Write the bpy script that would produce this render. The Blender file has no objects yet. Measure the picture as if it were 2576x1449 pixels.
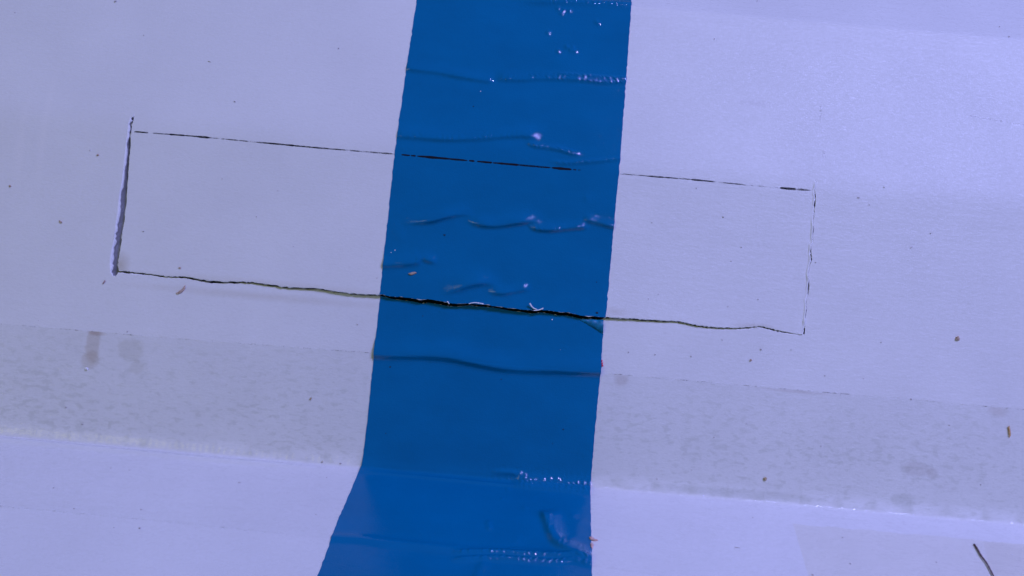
# Close-up of a white cardboard carton with a three-sided cut flap, crossed by a strip of glossy blue tape.
# One Blender unit is one centimetre.
import bpy, bmesh, math, random
import numpy as np
from mathutils import Matrix, Vector
from mathutils.geometry import delaunay_2d_cdt

random.seed(7)
rng = np.random.default_rng(11)
sc = bpy.context.scene
C = sc.collection
sc.unit_settings.scale_length = 0.01

# ------------------------------------------------------------------ camera
F, CX, CY, DIST = 1900.0, 1288.0, 724.5, 16.0        # focal length in pixels of a 2576-wide picture
PHI = math.atan(0.0875)                               # the hand-held camera is rolled five degrees
cam_d = bpy.data.cameras.new("camera")
cam = bpy.data.objects.new("camera", cam_d); C.objects.link(cam)
cam_d.sensor_width = 36.0; cam_d.lens = 36.0 * F / 2576.0
cam_d.clip_start = 0.1; cam_d.clip_end = 1000.0
cp, sp = math.cos(PHI), math.sin(PHI)
R3 = Matrix(((cp, -sp, 0), (0, 0, -1), (sp, cp, 0)))  # columns: right, up, back
cam.matrix_world = Matrix.Translation((0, -DIST, 0)) @ R3.to_4x4()
sc.camera = cam

# ------------------------------------------------------------------ light
sc.view_settings.view_transform = 'Standard'
sc.view_settings.look = 'None'
sc.view_settings.exposure = 0.0
sc.view_settings.gamma = 1.0
w = bpy.data.worlds.new("World"); sc.world = w; w.use_nodes = True
bg = w.node_tree.nodes["Background"]
bg.inputs[0].default_value = (0.55, 0.82, 0.85, 1); bg.inputs[1].default_value = 0.11

def look_at(o, target):
    d = Vector(target) - o.location
    o.rotation_euler = d.to_track_quat('-Z', 'Y').to_euler()

# a double row of cold white diodes up to the right: the light whose dots glint on the tape
LAMP = Vector((44.0, -60.0, 59.0)); LAMP_POWER = 356000.0; NLED = 9
ax = Vector((0.80, 0.58, -0.12)).normalized(); bx = Vector((0.1, 0.3, 0.95)).normalized()
for j in range(2):
    for i in range(NLED):
        ld = bpy.data.lights.new("diode", 'POINT')
        ld.energy = LAMP_POWER / (2 * NLED); ld.color = (0.392, 0.402, 1.0); ld.shadow_soft_size = 0.9
        lo = bpy.data.objects.new("diode", ld); C.objects.link(lo)
        lo.location = LAMP + ax * ((i - (NLED - 1) / 2) * 4.4) + bx * ((j - 0.5) * 7.0)
# the soft, warm light of the room from the left in front of the carton
ad = bpy.data.lights.new("room_light", 'AREA'); ad.shape = 'RECTANGLE'; ad.size = 45; ad.size_y = 25
ad.energy = 10000.0; ad.color = (0.95, 0.90, 0.06)
ao = bpy.data.objects.new("room_light", ad); C.objects.link(ao)
ao.location = (-62, -80, 22); look_at(ao, (0, 0, 0))

# ------------------------------------------------------------------ the carton's profile: arc length s -> (y, z)
S_FLOOR, S_BEND, S_TOP = -4.02, 2.80, 6.70
T_FLOOR, T_MID, T_UP, T_TOP = map(math.radians, (66.0, 2.5, 14.0, 40.0))
def sstep(x, c, wd):
    t = np.clip((x - c) / wd + 0.5, 0, 1); return t * t * (3 - 2 * t)
_s = np.linspace(-16, 16, 32001)
_th = T_FLOOR + (T_MID - T_FLOOR) * sstep(_s, S_FLOOR, 0.13) + (T_UP - T_MID) * sstep(_s, S_BEND, 0.75) \
    + (T_TOP - T_UP) * sstep(_s, S_TOP, 0.30)
_ds = _s[1] - _s[0]
_y = np.concatenate([[0], np.cumsum(np.sin((_th[1:] + _th[:-1]) / 2)) * _ds])
_z = np.concatenate([[0], np.cumsum(np.cos((_th[1:] + _th[:-1]) / 2)) * _ds])
_y -= np.interp(0, _s, _y); _z -= np.interp(0, _s, _z)

def S(u, s, h=0.0):
    """point on the board: u along the folds, s up the board, h out of it"""
    u = np.asarray(u, float); s = np.asarray(s, float)
    th = np.interp(s, _s, _th)
    y = np.interp(s, _s, _y) - np.cos(th) * h
    z = np.interp(s, _s, _z) + np.sin(th) * h
    return np.stack([u + 0 * y, y, z], -1)

_q = _z / (_y + DIST)                                   # height over depth, rises with s over what the camera sees
_ok = (_s > -9.5) & (_s < 9.0)
def at(pts):
    """measured picture points (2576 wide) -> (u, s) on the board"""
    p = np.asarray(pts, float).reshape(-1, 2)
    a = (p[:, 0] - CX) / F; b = -(p[:, 1] - CY) / F
    X = a * cp - b * sp; Z = a * sp + b * cp
    s = np.interp(Z, _q[_ok], _s[_ok])
    return np.stack([X * (np.interp(s, _s, _y) + DIST), s], -1)
PX = DIST / F                                           # a picture pixel in cm on the board

# ------------------------------------------------------------------ helpers
def nodes(name):
    m = bpy.data.materials.new(name); m.use_nodes = True
    nt = m.node_tree; nt.nodes.clear()
    out = nt.nodes.new("ShaderNodeOutputMaterial")
    return m, nt, out
class G:
    """a thin wrapper to write node graphs"""
    def __init__(s, nt): s.nt = nt
    def n(s, typ, ins=None, **kw):
        nd = s.nt.nodes.new(typ)
        for k, v in kw.items(): setattr(nd, k, v)
        for k, v in (ins or {}).items():
            if hasattr(v, "is_output") or isinstance(v, bpy.types.NodeSocket): s.nt.links.new(v, nd.inputs[k])
            else: nd.inputs[k].default_value = v
        return nd
    def uv(s, sx=1, sy=1, off=(0, 0)):
        t = s.n("ShaderNodeUVMap", uv_map="sheet")
        return s.n("ShaderNodeMapping", {"Vector": t.outputs[0], "Scale": (sx, sy, 1), "Location": (off[0], off[1], 0)}).outputs[0]
    def noise(s, vec, scale, detail=3, rough=0.55, dist=0.0):
        return s.n("ShaderNodeTexNoise", {"Vector": vec, "Scale": scale, "Detail": detail, "Roughness": rough, "Distortion": dist}).outputs[0]
    def wave(s, period, wander):
        """small cross puckers: a wandering, uneven ripple along u"""
        x = s.n("ShaderNodeSeparateXYZ", {0: s.n("ShaderNodeUVMap", uv_map="sheet").outputs[0]}).outputs[0]
        ph = s.math('ADD', s.math('MULTIPLY', x, 2 * math.pi / period), s.math('MULTIPLY', s.noise(s.uv(1.0, 1.6, (8, 3)), 2.2, 2), wander * 9.0))
        amp = s.n("ShaderNodeMapRange", {0: s.noise(s.uv(1.0, 2.0, (1, 7)), 3.4, 2), 1: 0.42, 2: 0.57, 3: 0.12, 4: 1.15}).outputs[0]
        return s.math('MULTIPLY', s.math('SINE', ph), amp)
    def ramp(s, fac, stops):
        r = s.n("ShaderNodeValToRGB", {"Fac": fac}); e = r.color_ramp.elements
        while len(e) < len(stops): e.new(0.5)
        for i, (p, c) in enumerate(stops):
            e[i].position = p; e[i].color = c if len(c) == 4 else (*c, 1)
        return r.outputs[0]
    def math(s, op, a, b=0.0, c=0.0, clamp=False):
        m = s.n("ShaderNodeMath", {0: a, 1: b, 2: c}, operation=op); m.use_clamp = clamp; return m.outputs[0]
    def mix(s, f, a, b, blend='MIX'):
        m = s.n("ShaderNodeMix", data_type='RGBA', blend_type=blend)
        for k, v in ((0, f), (6, a), (7, b)):
            if isinstance(v, bpy.types.NodeSocket): s.nt.links.new(v, m.inputs[k])
            else: m.inputs[k].default_value = v
        return m.outputs[2]
    def spot(s, uv, r, soft=0.5, wob=0.0):
        """a mask for stains and painted shade: 1 inside an ellipse (ru, rs) round a point of the board, ragged edge"""
        v = s.n("ShaderNodeUVMap", uv_map="sheet").outputs[0]
        d = s.n("ShaderNodeMapping", {"Vector": v, "Location": (-uv[0] / r[0], -uv[1] / r[1], 0), "Scale": (1 / r[0], 1 / r[1], 1)}).outputs[0]
        L = s.n("ShaderNodeVectorMath", {0: d}, operation='LENGTH').outputs[1]
        if wob: L = s.math('ADD', L, s.math('MULTIPLY', s.math('SUBTRACT', s.noise(v, 6.0, 3), 0.5), wob))
        return s.n("ShaderNodeMapRange", {0: L, 1: 1 - soft, 2: 1 + soft * 0.2, 3: 1.0, 4: 0.0}).outputs[0]

def paper(name, base=(0.80, 0.80, 0.80), rough=0.28, stains_shade=(), grain=0.05):
    m, nt, out = nodes(name); g = G(nt)
    v = g.uv(1, 1)
    col = g.ramp(g.noise(v, 0.45, 5, 0.6), [(0.30, tuple(c * 0.955 for c in base)), (0.70, tuple(min(1, c * 1.02) for c in base))])
    fine = g.noise(g.uv(0.55, 1.25), 26.0, 4, 0.6)
    col = g.mix(0.9, col, g.ramp(fine, [(0.30, (0.962, 0.965, 0.972)), (0.70, (1, 1, 1))]), 'MULTIPLY')
    scuff = g.ramp(g.noise(g.uv(0.35, 1.3, (3, 1)), 3.2, 5, 0.7, 0.4), [(0.62, (1, 1, 1)), (0.74, (0.955, 0.95, 0.95))])
    col = g.mix(0.8, col, scuff, 'MULTIPLY')
    for (uv, r, c, amt, soft, wob) in stains_shade:
        k = g.math('MULTIPLY', g.spot(uv, r, soft, wob), amt)
        col = g.mix(k, col, (*c, 1))
    hgt = g.math('ADD', g.noise(g.uv(0.6, 1.2), 20.0, 4, 0.6), g.math('MULTIPLY', g.noise(g.uv(0.30, 1.0), 2.2, 3), 0.9))
    bmp = g.n("ShaderNodeBump", {"Strength": 0.5, "Distance": grain * 0.13, "Height": hgt}).outputs[0]
    r = g.math('ADD', g.math('MULTIPLY', g.noise(g.uv(0.4, 1.2), 5.0, 4), 0.12), rough - 0.06)
    r = g.math('ADD', r, g.math('MULTIPLY', g.math('SUBTRACT', g.noise(g.uv(0.6, 1.1, (7, 7)), 17.0, 3, 0.65), 0.5), 0.12), clamp=True)
    fib = g.math('ADD', g.noise(g.uv(0.55, 1.1, (5, 5)), 14.0, 4, 0.7), g.math('MULTIPLY', g.noise(g.uv(0.18, 1.3, (1, 4)), 4.5, 3, 0.6), 0.8))
    cb = g.n("ShaderNodeBump", {"Strength": 1.0, "Distance": 0.022, "Height": fib}).outputs[0]
    cw = g.n("ShaderNodeMapRange", {0: g.noise(g.uv(0.55, 1.1, (9, 2)), 15.0, 4, 0.7), 1: 0.36, 2: 0.64, 3: 0.30, 4: 0.92}).outputs[0]
    b = g.n("ShaderNodeBsdfPrincipled", {"Base Color": col, "Roughness": 0.7, "Specular IOR Level": 0.0, "Normal": bmp,
                                         "Coat Weight": cw, "Coat Roughness": r, "Coat IOR": 1.5, "Coat Normal": cb})   # a thin clay gloss over the fibre
    nt.links.new(b.outputs[0], out.inputs[0]); return m

def plain(name, col, rough=0.6, var=0.25, scale=30.0, spec=0.3):
    m, nt, out = nodes(name); g = G(nt)
    t = g.n("ShaderNodeTexCoord").outputs["Object"]
    k = g.noise(t, scale, 3)
    c = g.ramp(k, [(0.25, tuple(x * (1 - var) for x in col)), (0.75, tuple(min(1, x * (1 + var)) for x in col))])
    b = g.n("ShaderNodeBsdfPrincipled", {"Base Color": c, "Roughness": rough, "Specular IOR Level": spec})
    nt.links.new(b.outputs[0], out.inputs[0]); return m

def link(name, me, mat, parent=None):
    o = bpy.data.objects.new(name, me); C.objects.link(o)
    if mat: me.materials.append(mat)
    if parent: o.parent = parent
    return o
def tag(o, label=None, cat=None, group=None, kind=None):
    for k, v in (("label", label), ("category", cat), ("group", group), ("kind", kind)):
        if v: o[k] = v
    return o
def empty(name, loc=(0, 0, 0)):
    o = bpy.data.objects.new(name, None); o.empty_display_size = 0.5; C.objects.link(o); o.location = loc; return o

def mesh_from(name, co, faces, uv=None, normals=None, smooth=True, fac=None):
    me = bpy.data.meshes.new(name)
    me.from_pydata([tuple(p) for p in co], [], [tuple(f) for f in faces]); me.update()
    if smooth: me.polygons.foreach_set("use_smooth", [True] * len(me.polygons))
    if uv is not None:
        lv = np.empty(len(me.loops), np.int32); me.loops.foreach_get("vertex_index", lv)
        l = me.uv_layers.new(name="sheet"); l.data.foreach_set("uv", np.asarray(uv, np.float32)[lv].ravel())
    if fac is not None:
        a = me.attributes.new("ink", 'FLOAT', 'POINT'); a.data.foreach_set("value", np.asarray(fac, np.float32))
    if normals is not None:
        me.normals_split_custom_set_from_vertices([tuple(n) for n in normals])
    return me

def grid_mesh(name, U, Sv, H, flip=False):
    """a mesh over arrays (rows, cols) of u, s, h on the board"""
    P = S(U, Sv, H); r, c = U.shape
    me = bpy.data.meshes.new(name)
    idx = np.arange(r * c).reshape(r, c)
    q = np.stack([idx[:-1, :-1], idx[:-1, 1:], idx[1:, 1:], idx[1:, :-1]], -1).reshape(-1, 4)
    if flip: q = q[:, ::-1]
    me.vertices.add(r * c); me.vertices.foreach_set("co", P.reshape(-1, 3).astype(np.float32).ravel())
    me.loops.add(q.size); me.loops.foreach_set("vertex_index", q.astype(np.int32).ravel())
    me.polygons.add(len(q)); me.polygons.foreach_set("loop_start", np.arange(0, q.size, 4, dtype=np.int32))
    me.polygons.foreach_set("loop_total", np.full(len(q), 4, np.int32))
    me.update(calc_edges=True); me.validate()
    me.polygons.foreach_set("use_smooth", [True] * len(me.polygons))
    lv = np.empty(len(me.loops), np.int32); me.loops.foreach_get("vertex_index", lv)
    l = me.uv_layers.new(name="sheet")
    l.data.foreach_set("uv", np.stack([U.ravel(), Sv.ravel()], -1).astype(np.float32)[lv].ravel())
    return me

def inside(pts, poly):
    x, y = pts[:, 0], pts[:, 1]; res = np.zeros(len(pts), bool); j = len(poly) - 1
    for i in range(len(poly)):
        xi, yi = poly[i]; xj, yj = poly[j]
        c = ((yi > y) != (yj > y)) & (x < (xj - xi) * (y - yi) / (yj - yi + 1e-12) + xi); res ^= c; j = i
    return res

def seg_dist(U, V, pl):
    """unsigned distance, signed side and parameter (0..1) along a polyline, for arrays U, V"""
    best = np.full(U.shape, 1e9); side = np.zeros(U.shape); par = np.zeros(U.shape)
    L = np.r_[0, np.cumsum(np.hypot(*np.diff(pl, axis=0).T))]; T = L[-1]
    for i in range(len(pl) - 1):
        ax_, ay_ = pl[i]; bx_, by_ = pl[i + 1]; dx, dy = bx_ - ax_, by_ - ay_; ll = dx * dx + dy * dy + 1e-12
        t = np.clip(((U - ax_) * dx + (V - ay_) * dy) / ll, 0, 1)
        d = np.hypot(U - ax_ - t * dx, V - ay_ - t * dy)
        k = d < best
        best = np.where(k, d, best)
        side = np.where(k, np.sign(dx * (V - ay_) - dy * (U - ax_)), side)
        par = np.where(k, (L[i] + t * math.sqrt(ll)) / T, par)
    return best, side, par

def smooth_line(pl, n):
    """resample a polyline to n points through a Catmull-Rom curve"""
    pl = np.asarray(pl, float); P = np.vstack([2 * pl[0] - pl[1], pl, 2 * pl[-1] - pl[-2]])
    out = []
    for t in np.linspace(0, len(pl) - 1 - 1e-9, n):
        i = int(t); f = t - i; a, b, c, d = P[i:i + 4]
        out.append(0.5 * (2 * b + (c - a) * f + (2 * a - 5 * b + 4 * c - d) * f * f + (3 * b - a - 3 * c + d) * f ** 3))
    return np.array(out)

# ------------------------------------------------------------------ measured lines of the cut
FLAP_LEFT = [(336, 303), (332, 315), (330, 340), (329, 365), (326, 400), (325, 420), (323, 450), (320, 483), (319, 510), (315, 545), (314, 560), (309, 580), (307, 606), (303, 630), (300, 650), (298, 668), (300, 680)]
FLAP_LOW = [(300, 680), (315, 681), (330, 683), (350, 685), (370, 687), (395, 691), (420, 694), (450, 695), (465, 695), (480, 697), (510, 703), (540, 706), (565, 707),
            (590, 707), (615, 708), (632, 708), (650, 711), (670, 714), (690, 716), (715, 720), (740, 722), (770, 724), (800, 725), (825, 729), (850, 733), (875, 736), (900, 738),
            (930, 740), (957, 741), (972, 742), (985, 745), (1000, 746), (1018, 748), (1040, 750), (1062, 754), (1078, 752), (1100, 756), (1120, 760), (1135, 762), (1150, 764), (1180, 763),
            (1200, 765), (1215, 766), (1235, 767), (1250, 770), (1270, 773), (1290, 776), (1312, 778), (1330, 780), (1345, 780), (1362, 778), (1385, 781), (1400, 784), (1428, 786), (1440, 789), (1460, 793),
            (1480, 795), (1500, 796), (1522, 797), (1540, 797), (1560, 799), (1580, 800), (1600, 801), (1620, 803), (1640, 804), (1665, 805), (1690, 806), (1705, 807), (1720, 810),
            (1740, 815), (1760, 818), (1780, 820), (1800, 822), (1825, 823), (1840, 824), (1858, 823), (1880, 822), (1900, 820), (1912, 819), (1930, 823), (1945, 827), (1960, 830), (1980, 835), (2000, 839), (2016, 841)]
FLAP_RIGHT = [(2016, 841), (2021, 825), (2022, 808), (2024, 790), (2026, 770), (2025, 755), (2030, 738), (2030, 720), (2032, 705), (2030, 690), (2034, 668), (2037, 650),
              (2036, 635), (2038, 618), (2043, 610), (2041, 595), (2043, 575), (2043, 555), (2046, 535), (2046, 515), (2048, 495), (2047, 480), (2050, 465), (2051, 453)]
HOLE_LEFT = [(338, 284), (334, 291), (328, 296), (325, 304), (322, 315), (318, 350), (312, 399), (308, 440), (301, 483), (297, 515), (293, 545), (289, 580), (285, 606), (278, 640), (276, 665), (277, 684), (283, 695), (290, 696)]
GAP_X = [290, 320, 450, 520, 640, 800, 940, 957, 990, 1060, 1130, 1180, 1240, 1300, 1400, 1480, 1520, 1600, 1700, 1850, 1950, 2016]
GAP_Y = [8, 7, 6, 8, 7, 5.5, 5.5, 5.5, 7.5, 10, 9, 6, 6, 8, 9, 8, 6.5, 6, 6, 5.5, 7, 3]
low = np.array(FLAP_LOW, float)
hl = low[1:].copy(); hl[:, 1] += np.interp(hl[:, 0], GAP_X, GAP_Y) + rng.normal(0, 0.5, len(hl))
HOLE_LOW = [(296, 688)] + [tuple(p) for p in hl[1:]] + [(2024, 843)]
rt = np.array(FLAP_RIGHT, float)[1:]
rt2 = rt.copy(); rt2[:, 0] += 4.4 + 1.3 * np.sin(rt[:, 1] * 0.09) + rng.normal(0, 0.7, len(rt)); rt2[-1] = (2054, 452)
HOLE_RIGHT = [tuple(p) for p in rt2]

hole = at(HOLE_LEFT + HOLE_LOW + HOLE_RIGHT)
flap = at([(338, 284), (336, 303)] + FLAP_LEFT[1:] + FLAP_LOW[1:] + FLAP_RIGHT[1:-1] + [(2054, 452)])
hinge_a, hinge_b = at([(338, 284)])[0], at([(2054, 452)])[0]
def hinge_s(u): return hinge_a[1] + (hinge_b[1] - hinge_a[1]) * (u - hinge_a[0]) / (hinge_b[0] - hinge_a[0])

LIFT_U = at([(x, 700) for x in (300, 420, 700, 950, 1100, 1300, 1450, 1560, 1800, 2020)])[:, 0]
LIFT_H = np.array([0.015, 0.03, 0.055, 0.085, 0.12, 0.12, 0.10, 0.07, 0.045, 0.01])
def flap_h(u, s):
    """how far the flap stands out of the wall"""
    t = np.clip((hinge_s(u) - s) / 3.15, 0, 1.1)
    return np.interp(u, LIFT_U, LIFT_H) * t ** 1.8

def normals_of(u, s, hf):
    e = 1e-3
    du = S(u + e, s, hf(u + e, s)) - S(u - e, s, hf(u - e, s)); dv = S(u, s + e, hf(u, s + e)) - S(u, s - e, hf(u, s - e))
    n = np.cross(du, dv); n /= np.linalg.norm(n, axis=1)[:, None]
    n[n[:, 1] > 0] *= -1 if False else 1
    return n

def sheet(name, outer, hole_poly, hf, mat, parent, step=0.35, rows=()):
    """the face of a board: outline, optional hole, displacement hf; analytic normals"""
    outer = np.asarray(outer); pts = [tuple(p) for p in outer]; edges = [(i, (i + 1) % len(outer)) for i in range(len(outer))]
    if hole_poly is not None:
        k = len(pts); pts += [tuple(p) for p in hole_poly]; m = len(hole_poly); edges += [(k + i, k + (i + 1) % m) for i in range(m)]
    lo, hi = outer.min(0), outer.max(0)
    us = np.arange(lo[0], hi[0], step * 2.2); ss = np.sort(np.r_[np.arange(lo[1], hi[1], step), np.asarray(rows)])
    gu, gs = np.meshgrid(us, ss); gp = np.stack([gu.ravel(), gs.ravel()], -1) + rng.normal(0, 0.002, (gu.size, 2))
    keep = inside(gp, outer)
    if hole_poly is not None: keep &= ~inside(gp, hole_poly)
    pts += [tuple(p) for p in gp[keep]]
    v2, e2, f2, *_ = delaunay_2d_cdt([Vector(p) for p in pts], edges, [], 0, 1e-6)
    v2 = np.array([tuple(v) for v in v2]); f2 = np.array([list(f) for f in f2])
    cen = v2[f2].mean(1); k = inside(cen, outer)
    if hole_poly is not None: k &= ~inside(cen, hole_poly)
    f2 = f2[k]
    a, b, c = v2[f2[:, 0]], v2[f2[:, 1]], v2[f2[:, 2]]
    area = (b[:, 0] - a[:, 0]) * (c[:, 1] - a[:, 1]) - (b[:, 1] - a[:, 1]) * (c[:, 0] - a[:, 0])
    f2[area < 0] = f2[area < 0][:, ::-1]
    h = hf(v2[:, 0], v2[:, 1])
    return link(name, mesh_from(name, S(v2[:, 0], v2[:, 1], h), f2, v2, normals_of(v2[:, 0], v2[:, 1], hf)), mat, parent)

def cut_edge(line, sgn, hf, mat, parent, chamfer, depth=0.17, rag=0.012):
    """the raw cut through the board along a line of (u, s): a small torn chamfer, then the wall down to the inside"""
    L = smooth_line(line, len(line) * 4)
    d = np.gradient(L, axis=0); nrm = np.stack([-d[:, 1], d[:, 0]], -1); nrm /= np.linalg.norm(nrm, axis=1)[:, None] + 1e-9; nrm *= sgn
    ch = chamfer(L[:, 0]) * (1 + 0.25 * rng.normal(0, 1, len(L))).clip(0.4, 1.8)
    h = hf(L[:, 0], L[:, 1]); rows = []
    j = rng.normal(0, rag, len(L))
    for off, dh in ((-0.012, 0.0008), (0.35, -0.10), (0.8, -0.45), (1.0, -1.0)):
        q = L + nrm * (ch * max(off, 0) + (off if off < 0 else 0) + (j * 0.5 * (off > 0)))[:, None] if off > 0 else L + nrm * off * 0
        rows.append((q, h + ch * dh if off > 0 else h + 0.0006))
    rows.append((rows[-1][0], h - depth))
    U = np.array([r[0][:, 0] for r in rows]); V = np.array([r[0][:, 1] for r in rows]); H = np.array([r[1] for r in rows])
    o = link("cut_edge", grid_mesh("cut_edge", U, V, H), mat, parent)
    o.data.materials.append(core_m)                          # white skin on the torn rim, grey core on the wall of the cut
    n = U.shape[1] - 1; o.data.polygons.foreach_set("material_index", [1 if i // n >= 3 else 0 for i in range(len(o.data.polygons))])
    return o

# ------------------------------------------------------------------ the carton
box = empty("cardboard_carton", tuple(S(0, S_FLOOR)))
tag(box, "white cardboard carton wall with a cut rectangular flap, folding out at its foot", "carton")
def keep_world(parent):                                  # parts are built in world coordinates
    inv = Matrix.Translation(-parent.location)
    for o in parent.children: o.matrix_parent_inverse = inv

tan = (0.42, 0.35, 0.24)
U0, U1 = -19.0, 19.0
P1 = lambda x, y: tuple(at([(x, y)])[0])
wall_m = paper("wall_paper", stains_shade=[
    (P1(110, 330), (0.10, 1.5), (0.86, 0.84, 0.84), 0.35, 0.8, 0.3), (P1(50, 370), (0.12, 1.4), (0.86, 0.84, 0.84), 0.30, 0.8, 0.3),
    (P1(1900, 260), (0.45, 0.09), (0.66, 0.65, 0.66), 0.45, 0.9, 0.5), (P1(650, 745), (2.9, 0.10), (0.55, 0.50, 0.42), 0.35, 0.9, 0.5)])  # long tan strip below the cut: the flap's shade put into the colour
flap_m = paper("flap_paper", stains_shade=[
    (P1(303, 668), (0.22, 0.30), tan, 0.55, 0.95, 0.4), (P1(680, 716), (3.0, 0.10), (0.56, 0.52, 0.42), 0.30, 0.9, 0.5),
    (P1(1900, 822), (0.5, 0.08), tan, 0.3, 0.9, 0.4), (P1(1545, 785), (0.35, 0.10), tan, 0.25, 0.9, 0.4)])
floor_m = paper("floor_paper", base=(0.80, 0.80, 0.815))
top_m = paper("top_paper", base=(0.79, 0.79, 0.80))
raw_m = plain("raw_board", (0.82, 0.82, 0.82), 0.85, 0.06, 40.0)
core_m = plain("grey_core", (0.31, 0.31, 0.32), 0.95, 0.18, 25.0)
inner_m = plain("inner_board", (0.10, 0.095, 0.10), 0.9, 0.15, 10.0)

flat = lambda u, s: 0.0 * u
bend_rows = np.arange(S_BEND - 0.6, S_BEND + 0.6, 0.07)
def rim(a, b, n=60): return [(a[0] + (b[0] - a[0]) * i / n, a[1] + (b[1] - a[1]) * i / n) for i in range(n)]
outer = rim((U0, S_FLOOR), (U1, S_FLOOR)) + rim((U1, S_FLOOR), (U1, S_TOP)) + rim((U1, S_TOP), (U0, S_TOP)) + rim((U0, S_TOP), (U0, S_FLOOR))
fold_rows = np.r_[np.arange(S_FLOOR + 0.02, S_FLOOR + 0.2, 0.03), np.arange(S_TOP - 0.25, S_TOP, 0.03), bend_rows]
wall = sheet("front_panel", outer, hole, flat, wall_m, box, rows=fold_rows)
flap_o = sheet("flap", flap, None, flap_h, flap_m, box, step=0.18, rows=bend_rows)
flap_o["label"] = "rectangular flap cut free on three sides, its foot standing slightly proud"
us = np.linspace(U0, U1, 120)
def band(name, s0, s1, n, mat):
    ss = np.linspace(s0, s1, n) ** 1; Ug, Sg = np.meshgrid(us, ss)
    return link(name, grid_mesh(name, Ug, Sg, 0 * Ug), mat, box)
ssf = np.r_[np.linspace(-11.5, S_FLOOR - 0.5, 40), np.linspace(S_FLOOR - 0.48, S_FLOOR, 28)]
def lip_h(u, s):
    """the lower board's skin buckles a little along the fold, left of the tape"""
    return 0.048 * np.clip((-u - 3.4) / 1.2, 0, 1) * np.exp(-((s - (S_FLOOR - 0.14 - 0.02 * np.sin(u * 0.8))) / 0.070) ** 2)
Ug, Sg = np.meshgrid(us, ssf); link("floor_panel", grid_mesh("floor_panel", Ug, Sg, lip_h(Ug, Sg)), floor_m, box)
sst = np.r_[np.linspace(S_TOP, S_TOP + 0.25, 12), np.linspace(S_TOP + 0.3, 11.0, 20)]
Ug, Sg = np.meshgrid(us, sst); link("top_panel", grid_mesh("top_panel", Ug, Sg, 0 * Ug), top_m, box)
Ug, Sg = np.meshgrid(np.linspace(-13, 13, 30), np.linspace(S_FLOOR + 0.25, S_TOP - 0.3, 30))
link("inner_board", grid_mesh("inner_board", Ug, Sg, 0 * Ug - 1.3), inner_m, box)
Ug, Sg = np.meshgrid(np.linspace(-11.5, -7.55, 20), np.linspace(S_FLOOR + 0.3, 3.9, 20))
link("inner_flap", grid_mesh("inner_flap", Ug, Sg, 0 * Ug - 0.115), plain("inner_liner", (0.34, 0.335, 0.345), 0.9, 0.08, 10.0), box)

tape_u0, tape_u1 = at([(958, 742)])[0][0] - 0.01, at([(1521, 796)])[0][0] + 0.01
in_tape = lambda u: (np.clip((u - tape_u0) / 0.02, 0, 1) * np.clip((tape_u1 - u) / 0.02, 0, 1))
hl_u = at(HOLE_LEFT)[:, 0]
cut_edge(at(HOLE_LEFT), +1, flat, raw_m, box, lambda u: 0.018 + 0.028 * np.clip((hl_u.max() - u) / (hl_u.max() - hl_u.min()), 0, 1) ** 1.5)
cut_edge(at(HOLE_LOW), +1, flat, raw_m, box, lambda u: 0.022 * (1 - in_tape(u)) + 0.003)
cut_edge(at(HOLE_RIGHT), +1, flat, raw_m, box, lambda u: 0 * u + 0.010)
cut_edge(at(FLAP_LEFT), -1, flap_h, raw_m, flap_o, lambda u: 0 * u + 0.010)
cut_edge(at(FLAP_LOW), -1, flap_h, raw_m, flap_o, lambda u: 0.010 * (1 - in_tape(u)) + 0.004)
cut_edge(at(FLAP_RIGHT), -1, flap_h, raw_m, flap_o, lambda u: 0 * u + 0.026)
# the frayed paper lip standing up along the right cut
Lr = smooth_line(at(FLAP_RIGHT[1:]), 160); jg = np.clip(0.020 + 0.012 * np.interp(np.arange(160), np.arange(0, 166, 6), rng.normal(0, 1, 28)), 0.002, 0.05)
jg *= np.clip(np.minimum(np.arange(160), 159 - np.arange(160)) / 8, 0, 1)
Lu = np.array([Lr[:, 0] + o for o in (-0.030, -0.004 , 0.012, 0.026)]) + np.array([0, 0.3, 0.3, 0.3])[:, None] * (jg - 0.02)
Lv = np.array([Lr[:, 1]] * 4); fhh = flap_h(Lu, Lv)
link("torn_lip", grid_mesh("torn_lip", Lu, Lv, fhh + np.array([0.0008 + 0 * jg, 0.9 * jg, 0.8 * jg - 0.006, -0.03 + 0 * jg])), raw_m, flap_o)
keep_world(box)

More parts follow.
